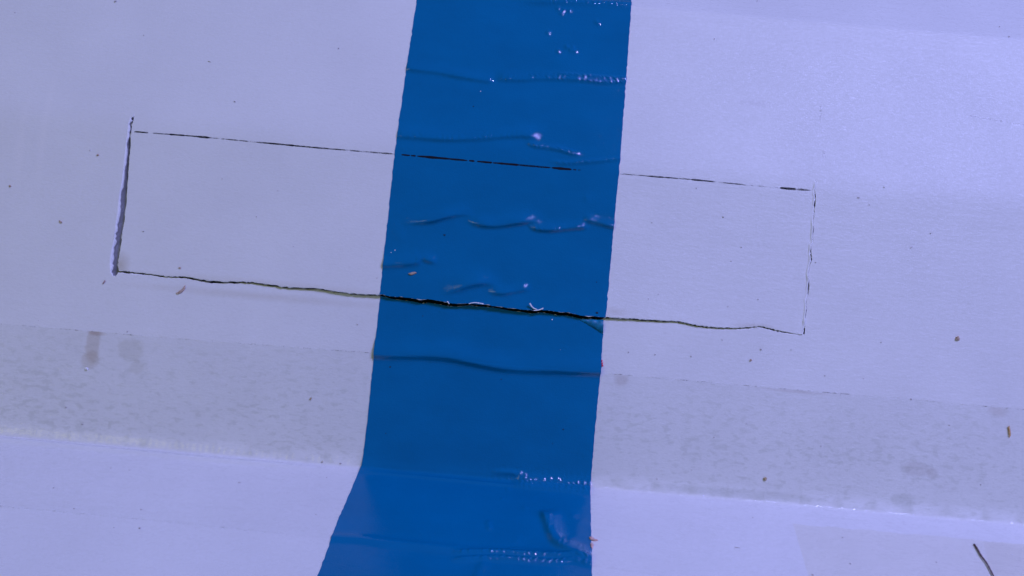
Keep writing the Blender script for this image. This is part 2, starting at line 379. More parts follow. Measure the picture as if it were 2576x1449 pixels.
# ------------------------------------------------------------------ clear tape
S_FILM = float(at([(1225, 914)])[0][1])              # where the film's upper edge runs
def clear_mat(name, patches=(), amount=1.0, tint=(0.972, 0.976, 0.965), seedv=0.0):
    m, nt, out = nodes(name); g = G(nt)
    big = g.noise(g.uv(0.30, 1, (seedv, 0)), 0.9, 2)
    n1 = g.noise(g.uv(0.62, 1.25, (seedv, 2)), 8.0, 3, 0.55, 0.2)
    n1 = g.math('ADD', n1, g.math('MULTIPLY', g.math('SUBTRACT', big, 0.5), 0.28))
    blot = g.ramp(n1, [(0.555, (0, 0, 0)), (0.615, (1, 1, 1))])
    n2 = g.noise(g.uv(0.45, 1.5, (seedv + 5, 7)), 15.0, 3, 0.5, 0.1)
    blot2 = g.ramp(n2, [(0.60, (0, 0, 0)), (0.66, (1, 1, 1))])
    k = g.math('MAXIMUM', blot, g.math('MULTIPLY', blot2, 0.8))
    vs = g.n("ShaderNodeSeparateXYZ", {0: g.n("ShaderNodeUVMap", uv_map="sheet").outputs[0]}).outputs[1]
    stuck = g.n("ShaderNodeMapRange", {0: vs, 1: S_FLOOR - 0.05, 2: S_FLOOR + 0.1, 3: 0.12, 4: 1.0}).outputs[0]   # glue took to the wall, hardly to the lower board
    if seedv == 0:                                            # tint and blotches strengthen from the film's upper edge to the fold
        stuck = g.math('MULTIPLY', stuck, g.n("ShaderNodeMapRange", {0: vs, 1: S_FILM, 2: S_FILM - 1.3, 3: 0.35, 4: 1.0}).outputs[0])
    k = g.math('MULTIPLY', g.math('MULTIPLY', k, amount), stuck)
    dark = (tint[0] * 0.938, tint[1] * 0.942, tint[2] * 0.93, 1)
    base = g.mix(stuck, (0.996, 0.996, 0.996, 1), (*tint, 1)) if seedv == 0 else (*tint, 1)
    col = g.mix(k, base, dark)
    for (uv, r, c, amt, soft, wob) in patches:
        col = g.mix(g.math('MULTIPLY', g.spot(uv, r, soft, wob), amt * 0.75), col, (*c, 1), 'MULTIPLY')
    tr = g.n("ShaderNodeBsdfTransparent", {"Color": col})
    cr = g.n("ShaderNodeAttribute", attribute_name="crease").outputs["Fac"]
    puck = g.math('MULTIPLY', cr, g.math('MULTIPLY', g.wave(0.13, 1.0), 0.0042))
    hgt = g.math('ADD', g.math('MULTIPLY', k, -0.3), g.noise(g.uv(0.5, 1.2), 9.0, 3))
    b0 = g.n("ShaderNodeBump", {"Strength": 1.0, "Distance": 1.0, "Height": puck}).outputs[0]
    bmp = g.n("ShaderNodeBump", {"Strength": 0.35, "Distance": 0.01, "Height": hgt, "Normal": b0}).outputs[0]
    gl = g.n("ShaderNodeBsdfGlossy", {"Color": (1, 1, 1, 1), "Roughness": 0.10, "Normal": bmp})
    fc = g.n("ShaderNodeLayerWeight", {"Blend": 0.5, "Normal": bmp}).outputs["Facing"]
    fr = g.math('ADD', g.math('MULTIPLY', g.math('POWER', fc, 4.0), 0.7), 0.022)
    mx = g.n("ShaderNodeMixShader", {0: fr, 1: tr.outputs[0], 2: gl.outputs[0]})
    nt.links.new(mx.outputs[0], out.inputs[0]); return m

top_edge = at([(-900, 744), (-300, 791), (0, 815), (300, 840), (600, 863), (940, 888), (1225, 914), (1510, 938), (1800, 963), (2100, 989), (2400, 1014), (2576, 1030), (3000, 1066), (3400, 1100)])
low_edge = at([(-300, 1245), (0, 1275), (200, 1293), (400, 1312), (600, 1332), (830, 1355), (1200, 1392), (1489, 1425), (1800, 1470), (2300, 1530)])
uu = np.linspace(U0 + 1, U1 - 1, 420)
st = np.interp(uu, top_edge[:, 0], top_edge[:, 1]); sl = np.interp(uu, low_edge[:, 0], low_edge[:, 1])
ragg = np.cumsum(rng.normal(0, 0.004, len(uu))); ragg -= np.linspace(ragg[0], ragg[-1], len(uu)); st = st + 0.2 * ragg; sl = sl + 0.2 * ragg
rows = []
tt = np.r_[np.linspace(0, 0.45, 12), np.linspace(0.46, 1.0, 90)]
for t in tt:
    rows.append(st + (sl - st) * t)
Sg = np.array(rows); Ug = np.tile(uu, (len(tt), 1))
# the film does not reach into the fold: it bridges it, a little more on the left
def film_h(u, s):
    bridge = 0.026 + 0.022 * np.clip(u / 9, 0, 1) + 0.018 * np.clip(-u / 8, 0, 1) + 0.004 * np.sin(u * 2.3) * np.sin(u * 0.7 + 1)
    h = 0.0050 + bridge * np.exp(-((s - S_FLOOR) / 0.15) ** 2)
    return h + lip_h(u, s) + 0.022 * np.exp(-((s - (S_FLOOR - 0.17 - 0.012 * u)) / 0.045) ** 2) * np.clip(0.45 + 0.55 * np.sin(u * 0.9 + 2), 0, 1)
Hg = film_h(Ug, Sg)
Hg[0] = Hg[-1] = 0.0015
stains_shade = [(P1(233, 868), (0.16, 0.42), (0.90, 0.87, 0.83), 1.0, 0.25, 0.6), (P1(228, 905), (0.20, 0.20), (0.90, 0.87, 0.83), 0.8, 0.25, 0.6), (P1(242, 838), (0.22, 0.06), (0.84, 0.78, 0.74), 0.9, 0.6, 0.5),
          (P1(330, 880), (0.30, 0.28), (0.93, 0.925, 0.90), 1.0, 0.3, 0.9), (P1(345, 925), (0.16, 0.16), (0.93, 0.925, 0.90), 0.9, 0.3, 0.9),
          (P1(1563, 955), (0.18, 0.16), (0.88, 0.85, 0.83), 0.8, 0.5, 0.8), (P1(2305, 1180), (0.34, 0.17), (0.92, 0.91, 0.90), 1.0, 0.3, 0.5), (P1(2345, 1190), (0.13, 0.13), (0.92, 0.91, 0.90), 1.0, 0.3, 0.3),
          (P1(2270, 1258), (0.30, 0.15), (0.91, 0.915, 0.90), 1.0, 0.3, 0.5), (P1(1860, 1240), (2.0, 0.10), (0.91, 0.915, 0.90), 1.0, 0.4, 0.5), (P1(2510, 1035), (0.22, 0.14), (0.90, 0.87, 0.84), 0.7, 0.6, 0.7),
          (P1(2000, 985), (0.9, 0.035), (0.86, 0.82, 0.80), 0.6, 0.8, 0.7)]
def attr(me, name, arr):
    a = me.attributes.new(name, 'FLOAT', 'POINT'); a.data.foreach_set("value", np.asarray(arr, np.float32).ravel()); return me
ct_me = attr(grid_mesh("clear_tape", Ug, Sg, Hg, True), "crease", np.exp(-((Sg - S_FLOOR) / 0.22) ** 2))
ct = link("clear_tape", ct_me, clear_mat("clear_tape_film", stains_shade))
tag(ct, "wide clear tape with blotchy glue along the fold at the foot of the wall", "clear tape", "strips of clear tape")
# a fine line of dirt caught on the film's upper edge
def ribbon(name, line, wd, h, mat, parent=None, fac=None, hf=None):
    L = np.asarray(line); d = np.gradient(L, axis=0); n = np.stack([-d[:, 1], d[:, 0]], -1); n /= np.linalg.norm(n, axis=1)[:, None] + 1e-9
    wd = np.broadcast_to(wd, len(L))[:, None]
    hh = h + (hf(L[:, 0], L[:, 1]) if hf else 0)
    U = np.stack([L[:, 0] - n[:, 0] * wd[:, 0] / 2, L[:, 0] + n[:, 0] * wd[:, 0] / 2]); V = np.stack([L[:, 1] - n[:, 1] * wd[:, 0] / 2, L[:, 1] + n[:, 1] * wd[:, 0] / 2])
    me = grid_mesh(name, U, V, np.broadcast_to(hh, U.shape))
    if fac is not None:
        a = me.attributes.new("ink", 'FLOAT', 'POINT'); a.data.foreach_set("value", np.tile(np.asarray(fac, np.float32), 2))
    return link(name, me, mat, parent)

def ink_mat(name, col, scale=9.0, lo=0.3, hi=0.62):
    m, nt, out = nodes(name); g = G(nt)
    n = g.noise(g.uv(1.0, 2.5), scale, 4, 0.65)
    n2 = g.noise(g.uv(1.0, 1.0, (3, 1)), scale * 5, 3, 0.6)
    a = g.n("ShaderNodeAttribute", attribute_name="ink").outputs["Fac"]
    k = g.math('ADD', g.math('MULTIPLY', n, 0.7), g.math('MULTIPLY', n2, 0.45))
    k = g.math('SUBTRACT', k, g.math('SUBTRACT', 1.06, a))
    k = g.n("ShaderNodeMapRange", {0: k, 1: -0.10, 2: 0.22, 3: 0.0, 4: 1.0}).outputs[0]
    d = g.n("ShaderNodeBsdfPrincipled", {"Base Color": (*col, 1), "Roughness": 0.7, "Specular IOR Level": 0.15})
    t = g.n("ShaderNodeBsdfTransparent")
    mx = g.n("ShaderNodeMixShader", {0: k, 1: t.outputs[0], 2: d.outputs[0]}); nt.links.new(mx.outputs[0], out.inputs[0]); return m
dirt_m = ink_mat("edge_dirt", (0.20, 0.17, 0.16), 4.0)
for x0, x1 in ((0, 945), (1508, 2640)):
    n = 300; xs = np.linspace(x0 - 40 if x0 == 0 else x0, x1, n); tu = np.interp(at(np.stack([xs, 815 + xs * 0.0838], -1))[:, 0], uu, st)
    ln = np.stack([at(np.stack([xs, 815 + xs * 0.0838], -1))[:, 0], tu], -1)
    f = 0.30 + 0.16 * np.interp(np.arange(n), np.arange(0, n + 12, 12), rng.random(n // 12 + 1))
    ribbon("edge_dirt", ln, 0.020, 0.0068, dirt_m, ct, f)

n = 240; us_ = np.linspace(uu[0], tape_u0 - 0.9, n); f = 0.27 + 0.14 * np.interp(np.arange(n), np.arange(0, n + 14, 14), rng.random(n // 14 + 2)[:len(np.arange(0, n + 14, 14))])
ribbon("edge_dirt", np.stack([us_, np.interp(us_, uu, sl)], -1), 0.035, 0.0066, dirt_m, ct, f)

def clear_patch(pts, name, label, mat, h=0.009):
    P = at(pts)                                          # four corners: tl, tr, br, bl
    a = np.linspace(0, 1, 90); b = np.linspace(0, 1, 40); A, B = np.meshgrid(a, b)
    U = (P[0, 0] * (1 - A) + P[1, 0] * A) * (1 - B) + (P[3, 0] * (1 - A) + P[2, 0] * A) * B
    V = (P[0, 1] * (1 - A) + P[1, 1] * A) * (1 - B) + (P[3, 1] * (1 - A) + P[2, 1] * A) * B
    jag = 0.018 * np.interp(np.arange(90), np.arange(0, 93, 3), rng.normal(0, 1, 31)); V = V + jag[None, :] * (1 - B)
    H = h + 0.006 * (1 - np.clip(B * 12, 0, 1)) * np.abs(np.sin(A * 60)) ; H[-1] = 0.001; 
    o = link(name, grid_mesh(name, U, V, H, True), mat); tag(o, label, "clear tape", "strips of clear tape"); return o
pm = clear_mat("clear_tape_yellowed", (), 0.3, (0.988, 0.982, 0.948), 9.0)
pm2 = clear_mat("clear_tape_thin", (), 0.3, (0.985, 0.98, 0.965), 4.0)
clear_patch([(1995, 1319), (2700, 1380), (2700, 1700), (2090, 1640)], "clear_tape", "yellowed clear tape end with a slanted left edge on the lower board", pm)
clear_patch([(2474, 1364), (2760, 1388), (2760, 1700), (2540, 1640)], "clear_tape", "faint clear tape corner under the dark bristle on the lower board", pm2, 0.017)

sc_l = at([(2440, 291), (2464, 296), (2490, 300), (2515, 304), (2545, 309), (2580, 315)])
ribbon("scratch", smooth_line(sc_l, 40), 0.02, 0.002, ink_mat("scratch_mark", (0.45, 0.45, 0.5), 6.0), box, np.full(40, 0.42))
box.children[-1].matrix_parent_inverse = Matrix.Translation(-box.location)
ribbon("score_mark", smooth_line(at([(2066, 262), (2064, 285), (2063, 312)]), 20), 0.035, 0.002, ink_mat("score_dent", (0.50, 0.49, 0.5), 3.0), box, np.full(20, 0.39))
ribbon("score_mark", smooth_line(at([(2073, 380), (2072, 388), (2074, 396)]), 12), 0.06, 0.002, bpy.data.materials["score_dent"], box, np.full(12, 0.42))
keep_world(box)

# ------------------------------------------------------------------ blue tape
EDGE_L = at([(1068, -140), (1050, -14), (1048, 0), (1035, 90), (1022, 175), (1010, 262), (998, 345), (993, 388), (984, 470), (975, 560), (966, 655), (957, 742)])
EDGE_R = at([(1600, -140), (1589, -14), (1588, 2), (1582, 100), (1575, 205), (1567, 310), (1560, 400), (1557, 437), (1550, 505), (1543, 580), (1533, 690), (1523, 797)])
LOW_L = at([(957, 740), (941, 887), (925, 1050), (912, 1160), (900, 1192), (878, 1245), (852, 1305), (833, 1354), (826, 1378), (799, 1449), (776, 1510), (735, 1620)])
LOW_R = at([(1520, 800), (1511, 930), (1497, 1080), (1486, 1215), (1485.5, 1260), (1487, 1330), (1488, 1400), (1489, 1449), (1491, 1520), (1494, 1640)])

def at_line(p): return at(p)
W = []        # ridges: (line, height, width above, width below, taper)
def ridge(pts, A, wa, wb, taper=0.12, n=30, up=5.0, pk=0.0): W.append((smooth_line(at([(x, y - up) for x, y in pts]), n), A, wa, wb, taper, pk))
D = []        # small dents and blisters
def dent(x, y, r, A, el=1.0): D.append((*at([(x, y)])[0], r, A, el))

ridge([(1010, 176), (1040, 180), (1100, 187), (1160, 199), (1215, 207), (1250, 211)], 0.036, 0.17, 0.060, 0.10)
ridge([(1240, 202), (1300, 206), (1380, 203), (1470, 207), (1520, 212), (1600, 209)], 0.036, 0.16, 0.060, 0.10, pk=1.0)
ridge([(1395, 186), (1450, 189), (1520, 195), (1600, 199)], 0.016, 0.05, 0.05, 0.12, up=0, pk=1.0)
ridge([(975, 346), (1040, 350), (1120, 356), (1200, 354), (1280, 348), (1330, 348), (1364, 358)], 0.046, 0.18, 0.060, 0.11, pk=0.6)
ridge([(1318, 360), (1350, 373), (1400, 380), (1440, 391), (1468, 396)], 0.036, 0.08, 0.05, 0.2, pk=1.0)
ridge([(1375, 406), (1420, 412), (1470, 409), (1530, 404), (1600, 396)], 0.030, 0.05, 0.055, 0.2, up=2, pk=1.0)
ridge([(1005, 568), (1080, 562), (1130, 549), (1165, 544), (1204, 549)], 0.066, 0.15, 0.055, 0.42)
ridge([(1170, 549), (1195, 567), (1245, 573), (1300, 566), (1345, 561), (1372, 567)], 0.070, 0.17, 0.058, 0.30)
ridge([(1326, 565), (1345, 580), (1385, 584), (1430, 580), (1485, 575)], 0.060, 0.12, 0.050, 0.18, pk=0.6)
ridge([(1462, 555), (1500, 564), (1530, 572), (1575, 581)], 0.050, 0.10, 0.055, 0.2)
ridge([(930, 672), (980, 671), (1030, 668), (1066, 660)], 0.056, 0.17, 0.070, 0.12)
ridge([(1046, 652), (1075, 659), (1104, 667)], 0.044, 0.12, 0.06, 0.3)
ridge([(1105, 746), (1150, 732), (1190, 720), (1225, 716), (1266, 726)], 0.072, 0.20, 0.075, 0.40)
ridge([(1222, 737), (1260, 742), (1300, 736), (1340, 728)], 0.046, 0.12, 0.06, 0.25)
ridge([(1300, 5), (1420, 3), (1500, 7), (1620, 12)], 0.040, 0.10, 0.10, 0.2, up=0, pk=1.0)
# below the cut
ridge([(920, 893), (990, 897), (1060, 897), (1130, 902), (1190, 914), (1250, 926), (1310, 932), (1400, 934), (1530, 939)], 0.088, 0.27, 0.085, 0.03, up=4)
ridge([(1230, 1186), (1290, 1188), (1330, 1196)], 0.03, 0.05, 0.06, 0.3, up=0)
ridge([(1280, 1211), (1380, 1220), (1440, 1226), (1520, 1233)], 0.055, 0.17, 0.17, 0.15, up=0, pk=1.0)
ridge([(800, 1352), (900, 1356), (960, 1364), (1060, 1374), (1200, 1386), (1330, 1391), (1420, 1398), (1510, 1412)], 0.026, 0.09, 0.12, 0.04, up=2)
ridge([(1130, 1391), (1240, 1391), (1330, 1396), (1400, 1399), (1440, 1399), (1510, 1415)], 0.046, 0.062, 0.062, 0.10, up=0, pk=1.3)
ridge([(1130, 1408), (1240, 1405), (1330, 1410), (1400, 1414), (1440, 1411), (1510, 1427)], 0.046, 0.062, 0.062, 0.10, up=0, pk=1.3)
ridge([(1362, 1280), (1374, 1312), (1385, 1345), (1402, 1370), (1440, 1388), (1500, 1406)], 0.085, 0.24, 0.075, 0.16, up=0, pk=0.6)
ridge([(1462, 1300), (1452, 1345), (1470, 1370)], 0.014, 0.20, 0.20, 0.3, up=0)
ridge([(1228, 1305), (1233, 1340)], 0.02, 0.05, 0.06, 0.4, up=0)
ridge([(1222, 1400), (1205, 1440), (1190, 1480)], 0.02, 0.12, 0.08, 0.3, up=0)
for (x, y, r, A) in [(1404, 22, .050, .0175), (1412, 34, .050, .0175), (1419, 26, .04, .014), (1433, 27, .050, .0170), (1501, 56, .052, .0175), (1507, 60, .040, .014), (1379, 82, .050, .0175), (1404, 129, .050, .0170), (1426, 118, .050, .017),
                     (1436, 126, .050, .0175), (1446, 129, .050, .017), (1441, 119, .040, .014), (1010, 600, .10, .006), (1000, 585, .12, .006), (1390, 470, .14, .006), (1460, 770, .10, .005), (1100, 860, .20, .006), (1030, 870, .25, .004),
                     (1277, 1233, .05, .01), (1263, 1256, .03, .012), (1320, 1280, .05, .008), (1300, 1360, .06, .008), (1400, 1292, .10, .010), (1440, 1300, .09, .010), (1400, 1500, .1, .01), (1480, 505, .12, .006), (1475, 498, .06, .006),
                     (1125, 790, .12, .006), (1430, 60, .3, .006), (1180, 120, .5, .008), (1300, 280, .5, .008), (1480, 300, .4, .008)]:
    dent(x, y, r, A)

def tape_relief(U, V):
    """height of the wrinkles, and how strongly the film is puckered along them"""
    H = np.zeros_like(U); K = np.zeros_like(U)
    for (ln, A, wa, wb, tp, pk) in W:
        pad = 4 * max(wa, wb); lo, hi = ln.min(0) - pad, ln.max(0) + pad
        k = (U > lo[0]) & (U < hi[0]) & (V > lo[1]) & (V < hi[1])
        if not k.any(): continue
        d, side, par = seg_dist(U[k], V[k], ln)
        wv = np.where(side > 0, wa, wb)
        end = np.clip(np.minimum(par, 1 - par) / tp, 0, 1); end = end * end * (3 - 2 * end)
        wob = 1 + 0.13 * np.sin(par * 11 + A * 900)
        H[k] += A * end * wob * np.exp(-(d / wv) ** 2)
        if pk: K[k] = np.maximum(K[k], pk * end ** 0.5 * np.exp(-(d / (0.6 * wv)) ** 2))
    for (u, v, r, A, el) in D:
        e = np.exp(-(((U - u) / r) ** 2 + ((V - v) / (1.25 * r)) ** 2)); H += A * e
    K = np.maximum(K, np.exp(-((V - S_FLOOR) / 0.20) ** 2) * np.clip((U + 0.6) / 1.5, 0.05, 1))
    return H, K
def tape_height(U, V): return tape_relief(np.asarray(U, float), np.asarray(V, float))[0]

def blue_mat(name, base=(0.0, 0.150, 0.350), rough=0.075):
    m, nt, out = nodes(name); g = G(nt)
    col = g.ramp(g.noise(g.uv(0.6, 1), 1.1, 4, 0.6), [(0.3, tuple(c * 0.93 for c in base)), (0.7, tuple(c * 1.05 for c in base))])
    smear = g.ramp(g.noise(g.uv(0.5, 1.2, (4, 4)), 3.5, 5, 0.7, 0.5), [(0.60, (0, 0, 0)), (0.78, (1, 1, 1))])
    r = g.math('ADD', g.math('MULTIPLY', smear, 0.16), rough)
    hgt = g.math('ADD', g.math('MULTIPLY', g.noise(g.uv(1.0, 1.5), 17.0, 3, 0.55), 0.55), g.noise(g.uv(0.45, 1.1, (2, 5)), 2.6, 3, 0.5))
    hgt = g.math('ADD', hgt, g.math('MULTIPLY', g.noise(g.uv(2.2, 0.6, (1, 9)), 20.0, 2, 0.5), 0.30))
    cr = g.n("ShaderNodeAttribute", attribute_name="crease").outputs["Fac"]
    puck = g.math('MULTIPLY', g.math('MULTIPLY', cr, 0.0052), g.wave(0.125, 1.7))
    b0 = g.n("ShaderNodeBump", {"Strength": 1.0, "Distance": 1.0, "Height": puck}).outputs[0]
    bmp = g.n("ShaderNodeBump", {"Strength": 0.5, "Distance": 0.010, "Height": hgt, "Normal": b0}).outputs[0]
    b = g.n("ShaderNodeBsdfPrincipled", {"Base Color": col, "Roughness": r, "Specular IOR Level": 0.32, "Normal": bmp})
    nt.links.new(b.outputs[0], out.inputs[0]); return m
blue_m = blue_mat("blue_vinyl")
back_m = plain("tape_back", (0.0, 0.16, 0.31), 0.45, 0.5, 12.0, 0.4)

def lin(line, s, col=0):
    o = np.argsort(line[:, 1]); return np.interp(s, line[o, 1], line[o, 0])
NC = 250
def tape_grid(Ln, Rn, s_start, s_end, n):
    """rows from s_start(a) to s_end(a); columns across the tape"""
    a = np.linspace(0, 1, NC); t = np.linspace(0, 1, n); A, T = np.meshgrid(a, t)
    Sg = s_start[None, :] * (1 - T) + s_end[None, :] * T
    uL, uR = lin(Ln, Sg), lin(Rn, Sg)
    ed = 0.004 * np.interp(np.arange(n), np.arange(0, n + 6, 6), rng.normal(0, 1, n // 6 + 2)[:len(np.arange(0, n + 6, 6))])[:, None]
    ed2 = 0.004 * np.interp(np.arange(n), np.arange(0, n + 5, 5), rng.normal(0, 1, n // 5 + 2)[:len(np.arange(0, n + 5, 5))])[:, None]
    Ug = (uL + ed) * (1 - A) + (uR + ed2) * A
    return Ug, Sg
flu = at(FLAP_LOW); FILM = 0.004
a = np.linspace(0, 1, NC)
cut_u = flu[0, 0] * 0 + (EDGE_L[-1, 0] * (1 - a) + EDGE_R[-1, 0] * a)
s_cut = np.interp(cut_u, flu[:, 0], flu[:, 1]) - 0.004 + 0.006 * np.interp(np.arange(NC), np.arange(0, NC + 4, 4), rng.normal(0, 1, NC // 4 + 2)[:len(np.arange(0, NC + 4, 4))])
s_top = np.full(NC, 7.6)
Ug, Sg = tape_grid(EDGE_L, EDGE_R, s_cut, s_top, 620)
base = flap_h(Ug, Sg)
rel, cre = tape_relief(Ug, Sg); Hg = base + FILM + rel
t1 = link("blue_tape", attr(grid_mesh("blue_tape", Ug, Sg, Hg), "crease", cre), blue_m)
tag(t1, "glossy blue tape with long wrinkles running from the top down to the cut", "blue tape", "blue tape strip parted by the cut")

hlow = at(HOLE_LOW); hu = LOW_L[0, 0] * (1 - a) + LOW_R[0, 0] * a
s_hi = np.interp(hu, hlow[:, 0], hlow[:, 1]) + 0.004
corner = np.clip((hu - at([(1448, 800)])[0][0]) / (LOW_R[0, 0] - at([(1448, 800)])[0][0]), 0, 1)
s_hi_t = s_hi - 0.31 * corner ** 1.15                      # the corner of the tape is turned over: the film ends at the fold line
s_lo = np.full(NC, -9.6)
Ug, Sg = tape_grid(LOW_L, LOW_R, s_hi_t, s_lo, 700)
over = np.interp(Ug, uu, st)
film_under = np.where(Sg < over, film_h(Ug, Sg), 0.0)
brid = 0.004 * np.exp(-((Sg - S_FLOOR) / 0.15) ** 2)
rel, cre = tape_relief(Ug, Sg); Hg = FILM + film_under + brid + rel
t2 = link("blue_tape", attr(grid_mesh("blue_tape", *[x[:, ::-1] for x in (Ug, Sg, Hg)]), "crease", cre[:, ::-1]), blue_m)
tag(t2, "glossy blue tape below the cut, bending at the fold onto the lower board", "blue tape", "blue tape strip parted by the cut")
# its turned-over upper right corner, sticky side out
k = corner > 0.02
cu, c0, c1 = hu[k], s_hi_t[k], s_hi[k]
m_ = np.linspace(0, 1, 14)[:, None]
Uc = cu[None, :] + 0 * m_ - 0.02 * m_; wd_ = (c1 - c0)[None, :]
Vc = c0[None, :] + wd_ * 0.98 * m_
Hc = FILM + 0.004 + wd_ * (0.22 * np.sin(m_ * math.pi) ** 0.7 + 0.03 * m_) + 0.006 * np.sin(Uc * 40) * m_
link("turned_corner", grid_mesh("turned_corner", Uc, Vc, Hc), back_m, t2)["label"] = "turned-over tape corner showing its dull greenish sticky side"

# ------------------------------------------------------------------ the pen line along the flap
ink_m = ink_mat("black_ink", (0.006, 0.006, 0.014))
def pen(parent, y_of, segs, h, hf):
    for k, (x0, x1, wpx, f) in enumerate(segs):
        n = max(8, int((x1 - x0) / 2)); xs = np.linspace(x0, x1, n)
        ln = at(np.stack([xs, [y_of(x) for x in xs]], -1))
        t = np.linspace(0, 1, n); wv = 0.78 * wpx * PX * np.clip(np.minimum(t, 1 - t) * 6 + 0.45, 0, 1) * (1 + 0.18 * np.interp(np.arange(n), np.arange(0, n + 5, 5), rng.normal(0, 1, len(np.arange(0, n + 5, 5)))))
        ff = 0.245 + 0.41 * f + 0.06 * np.interp(np.arange(n), np.arange(0, n + 7, 7), rng.normal(0, 1, len(np.arange(0, n + 7, 7))))
        ribbon("pen_line", ln, wv, h, ink_m, parent, ff, hf)
yl = lambda x: float(np.interp(x, [340, 480, 640, 800, 990], [331.5, 342, 357, 372, 387.5]))
pen(flap_o, yl, [(338, 373, 4.4, .95), (384, 428, 4.0, .80), (426, 466, 5.4, 1.1), (466, 528, 5.0, .95), (520, 600, 3.4, .66), (600, 645, 3.2, .60), (645, 745, 4.8, .95), (735, 860, 4.2, .86), (850, 993, 4.4, .78)], 0.0020, flap_h)
yr = lambda x: float(np.interp(x, [1560, 1740, 1870, 1965, 2040], [437.5, 451.5, 464.5, 473, 479]))
pen(flap_o, yr, [(1560, 1640, 3.6, .76), (1630, 1705, 4.2, .84), (1700, 1745, 3.6, .66), (1738, 1800, 4.4, .92), (1800, 1835, 3.2, .60), (1830, 1885, 3.8, .80), (1885, 1960, 2.6, .52), (1962, 2003, 6.0, .88), (2004, 2040, 5.2, .80)], 0.0020, flap_h)
for o in flap_o.children: o.matrix_parent_inverse = Matrix()
yb = lambda x: float(np.interp(x, [1012, 1120, 1215, 1320, 1455], [389.5, 399, 407.5, 416.5, 428]))
tape_h = lambda u, s: flap_h(u, s) + tape_height(u, s)
pen(t1, yb, [(1010, 1032, 5.4, 1.25), (1034, 1046, 5.4, 1.2), (1050, 1176, 6.0, 1.3), (1180, 1194, 5.4, 1.2), (1200, 1238, 5.8, 1.3), (1240, 1306, 6.4, 1.3), (1304, 1350, 5.0, .90), (1348, 1385, 5.4, 1.0), (1388, 1438, 6.4, 1.3), (1441, 1450, 4.8, 1.1), (1454, 1461, 3.0, .9)], FILM + 0.0025, tape_h)

# ------------------------------------------------------------------ crumbs, fibres, dust
def on_board(x, y, h=0.0):
    u, s = at([(x, y)])[0]; e = 1e-3
    p = S(u, s, h); n = S(u, s, 1.0) - S(u, s, 0.0); t = S(u + e, s) - S(u, s); t /= np.linalg.norm(t); b = np.cross(n, t)
    M = Matrix((( t[0], b[0], n[0], p[0]), (t[1], b[1], n[1], p[1]), (t[2], b[2], n[2], p[2]), (0, 0, 0, 1)))
    return M
def crumb_mesh(name, lx, ly, lz, seed, sub=1, bend=0.0):
    r = random.Random(seed); bm = bmesh.new(); bmesh.ops.create_icosphere(bm, subdivisions=sub, radius=1.0)
    for v in bm.verts:
        k = 1 + r.uniform(-0.28, 0.28); v.co = Vector((v.co.x * lx * k, v.co.y * ly * k, v.co.z * lz * k + lz * 0.6))
        v.co.y += bend * (v.co.x / lx) ** 2 * ly
    me = bpy.data.meshes.new(name); bm.to_mesh(me); bm.free(); return me
def put(name, me, x, y, ang, h, label, cat, group=None, mat=None):
    o = bpy.data.objects.new(name, me); C.objects.link(o)
    if mat and not me.materials: me.materials.append(mat)
    o.matrix_world = on_board(x, y, h) @ Matrix.Rotation(math.radians(ang), 4, 'Z')
    tag(o, label, cat, group); return o
brown = plain("brown_crumb", (0.52, 0.38, 0.30), 0.8, 0.35, 25.0)
ochre = plain("ochre_crumb", (0.46, 0.36, 0.22), 0.8, 0.3, 25.0)
dark = plain("dark_dust", (0.46, 0.42, 0.44), 0.8, 0.3, 25.0)
grey = plain("grey_dust", (0.59, 0.55, 0.57), 0.8, 0.3, 25.0)
white = plain("white_fibre", (0.85, 0.86, 0.88), 0.7, 0.05, 25.0)
pink = plain("pink_lint", (0.70, 0.45, 0.42), 0.8, 0.25, 25.0)
red = plain("red_fleck", (0.75, 0.05, 0.09), 0.5, 0.2, 25.0)
P_ = PX
fh = lambda x, y: float(flap_h(*[np.array([v]) for v in at([(x, y)])[0]])[0]) if inside(at([(x, y)]), flap)[0] else 0.0
fl = empty("brown_flake"); fl.matrix_world = on_board(457, 733)
tag(fl, "pale brown wood flake with a forked tip below the left of the cut", "flake", "brown crumbs on the carton")
for me, off, ang in ((crumb_mesh("chip", 12 * P_, 3.2 * P_, 2.5 * P_, 3, 2, 0.6), (0, 0, 0), 38), (crumb_mesh("chip", 8 * P_, 2.6 * P_, 2.2 * P_, 4, 2), (0.035, 0.065, 0), 62)):
    o = link("chip", me, brown, fl); o.location = off; o.rotation_euler[2] = math.radians(ang)
put("brown_flake", crumb_mesh("brown_flake", 10 * P_, 3.2 * P_, 2.2 * P_, 5, 2, 0.2), 1039, 689, 14, fh(1039, 689) + FILM, "tan flake lying on the blue tape above the cut", "flake", "brown crumbs on the carton", plain("tan_flake", (0.45, 0.33, 0.26), 0.7, 0.3))
put("brown_crumb", crumb_mesh("brown_crumb", 5.2 * P_, 6 * P_, 3 * P_, 6, 2), 2408, 851, 0, 0, "round brown crumb alone on the bare board right of the flap", "crumb", "brown crumbs on the carton", brown)
put("wood_splinter", crumb_mesh("wood_splinter", 15 * P_, 3.0 * P_, 2.5 * P_, 7, 2), 2538, 1085, -82, 0.006, "orange-brown splinter on the clear tape at the right edge", "splinter", "brown crumbs on the carton", plain("splinter_wood", (0.60, 0.38, 0.20), 0.7, 0.3))
put("brown_crumb", crumb_mesh("brown_crumb", 4.2 * P_, 4.4 * P_, 2.5 * P_, 8, 2), 1924, 1204, 0, 0.006, "round ochre crumb on the clear tape just above the fold", "crumb", "brown crumbs on the carton", ochre)
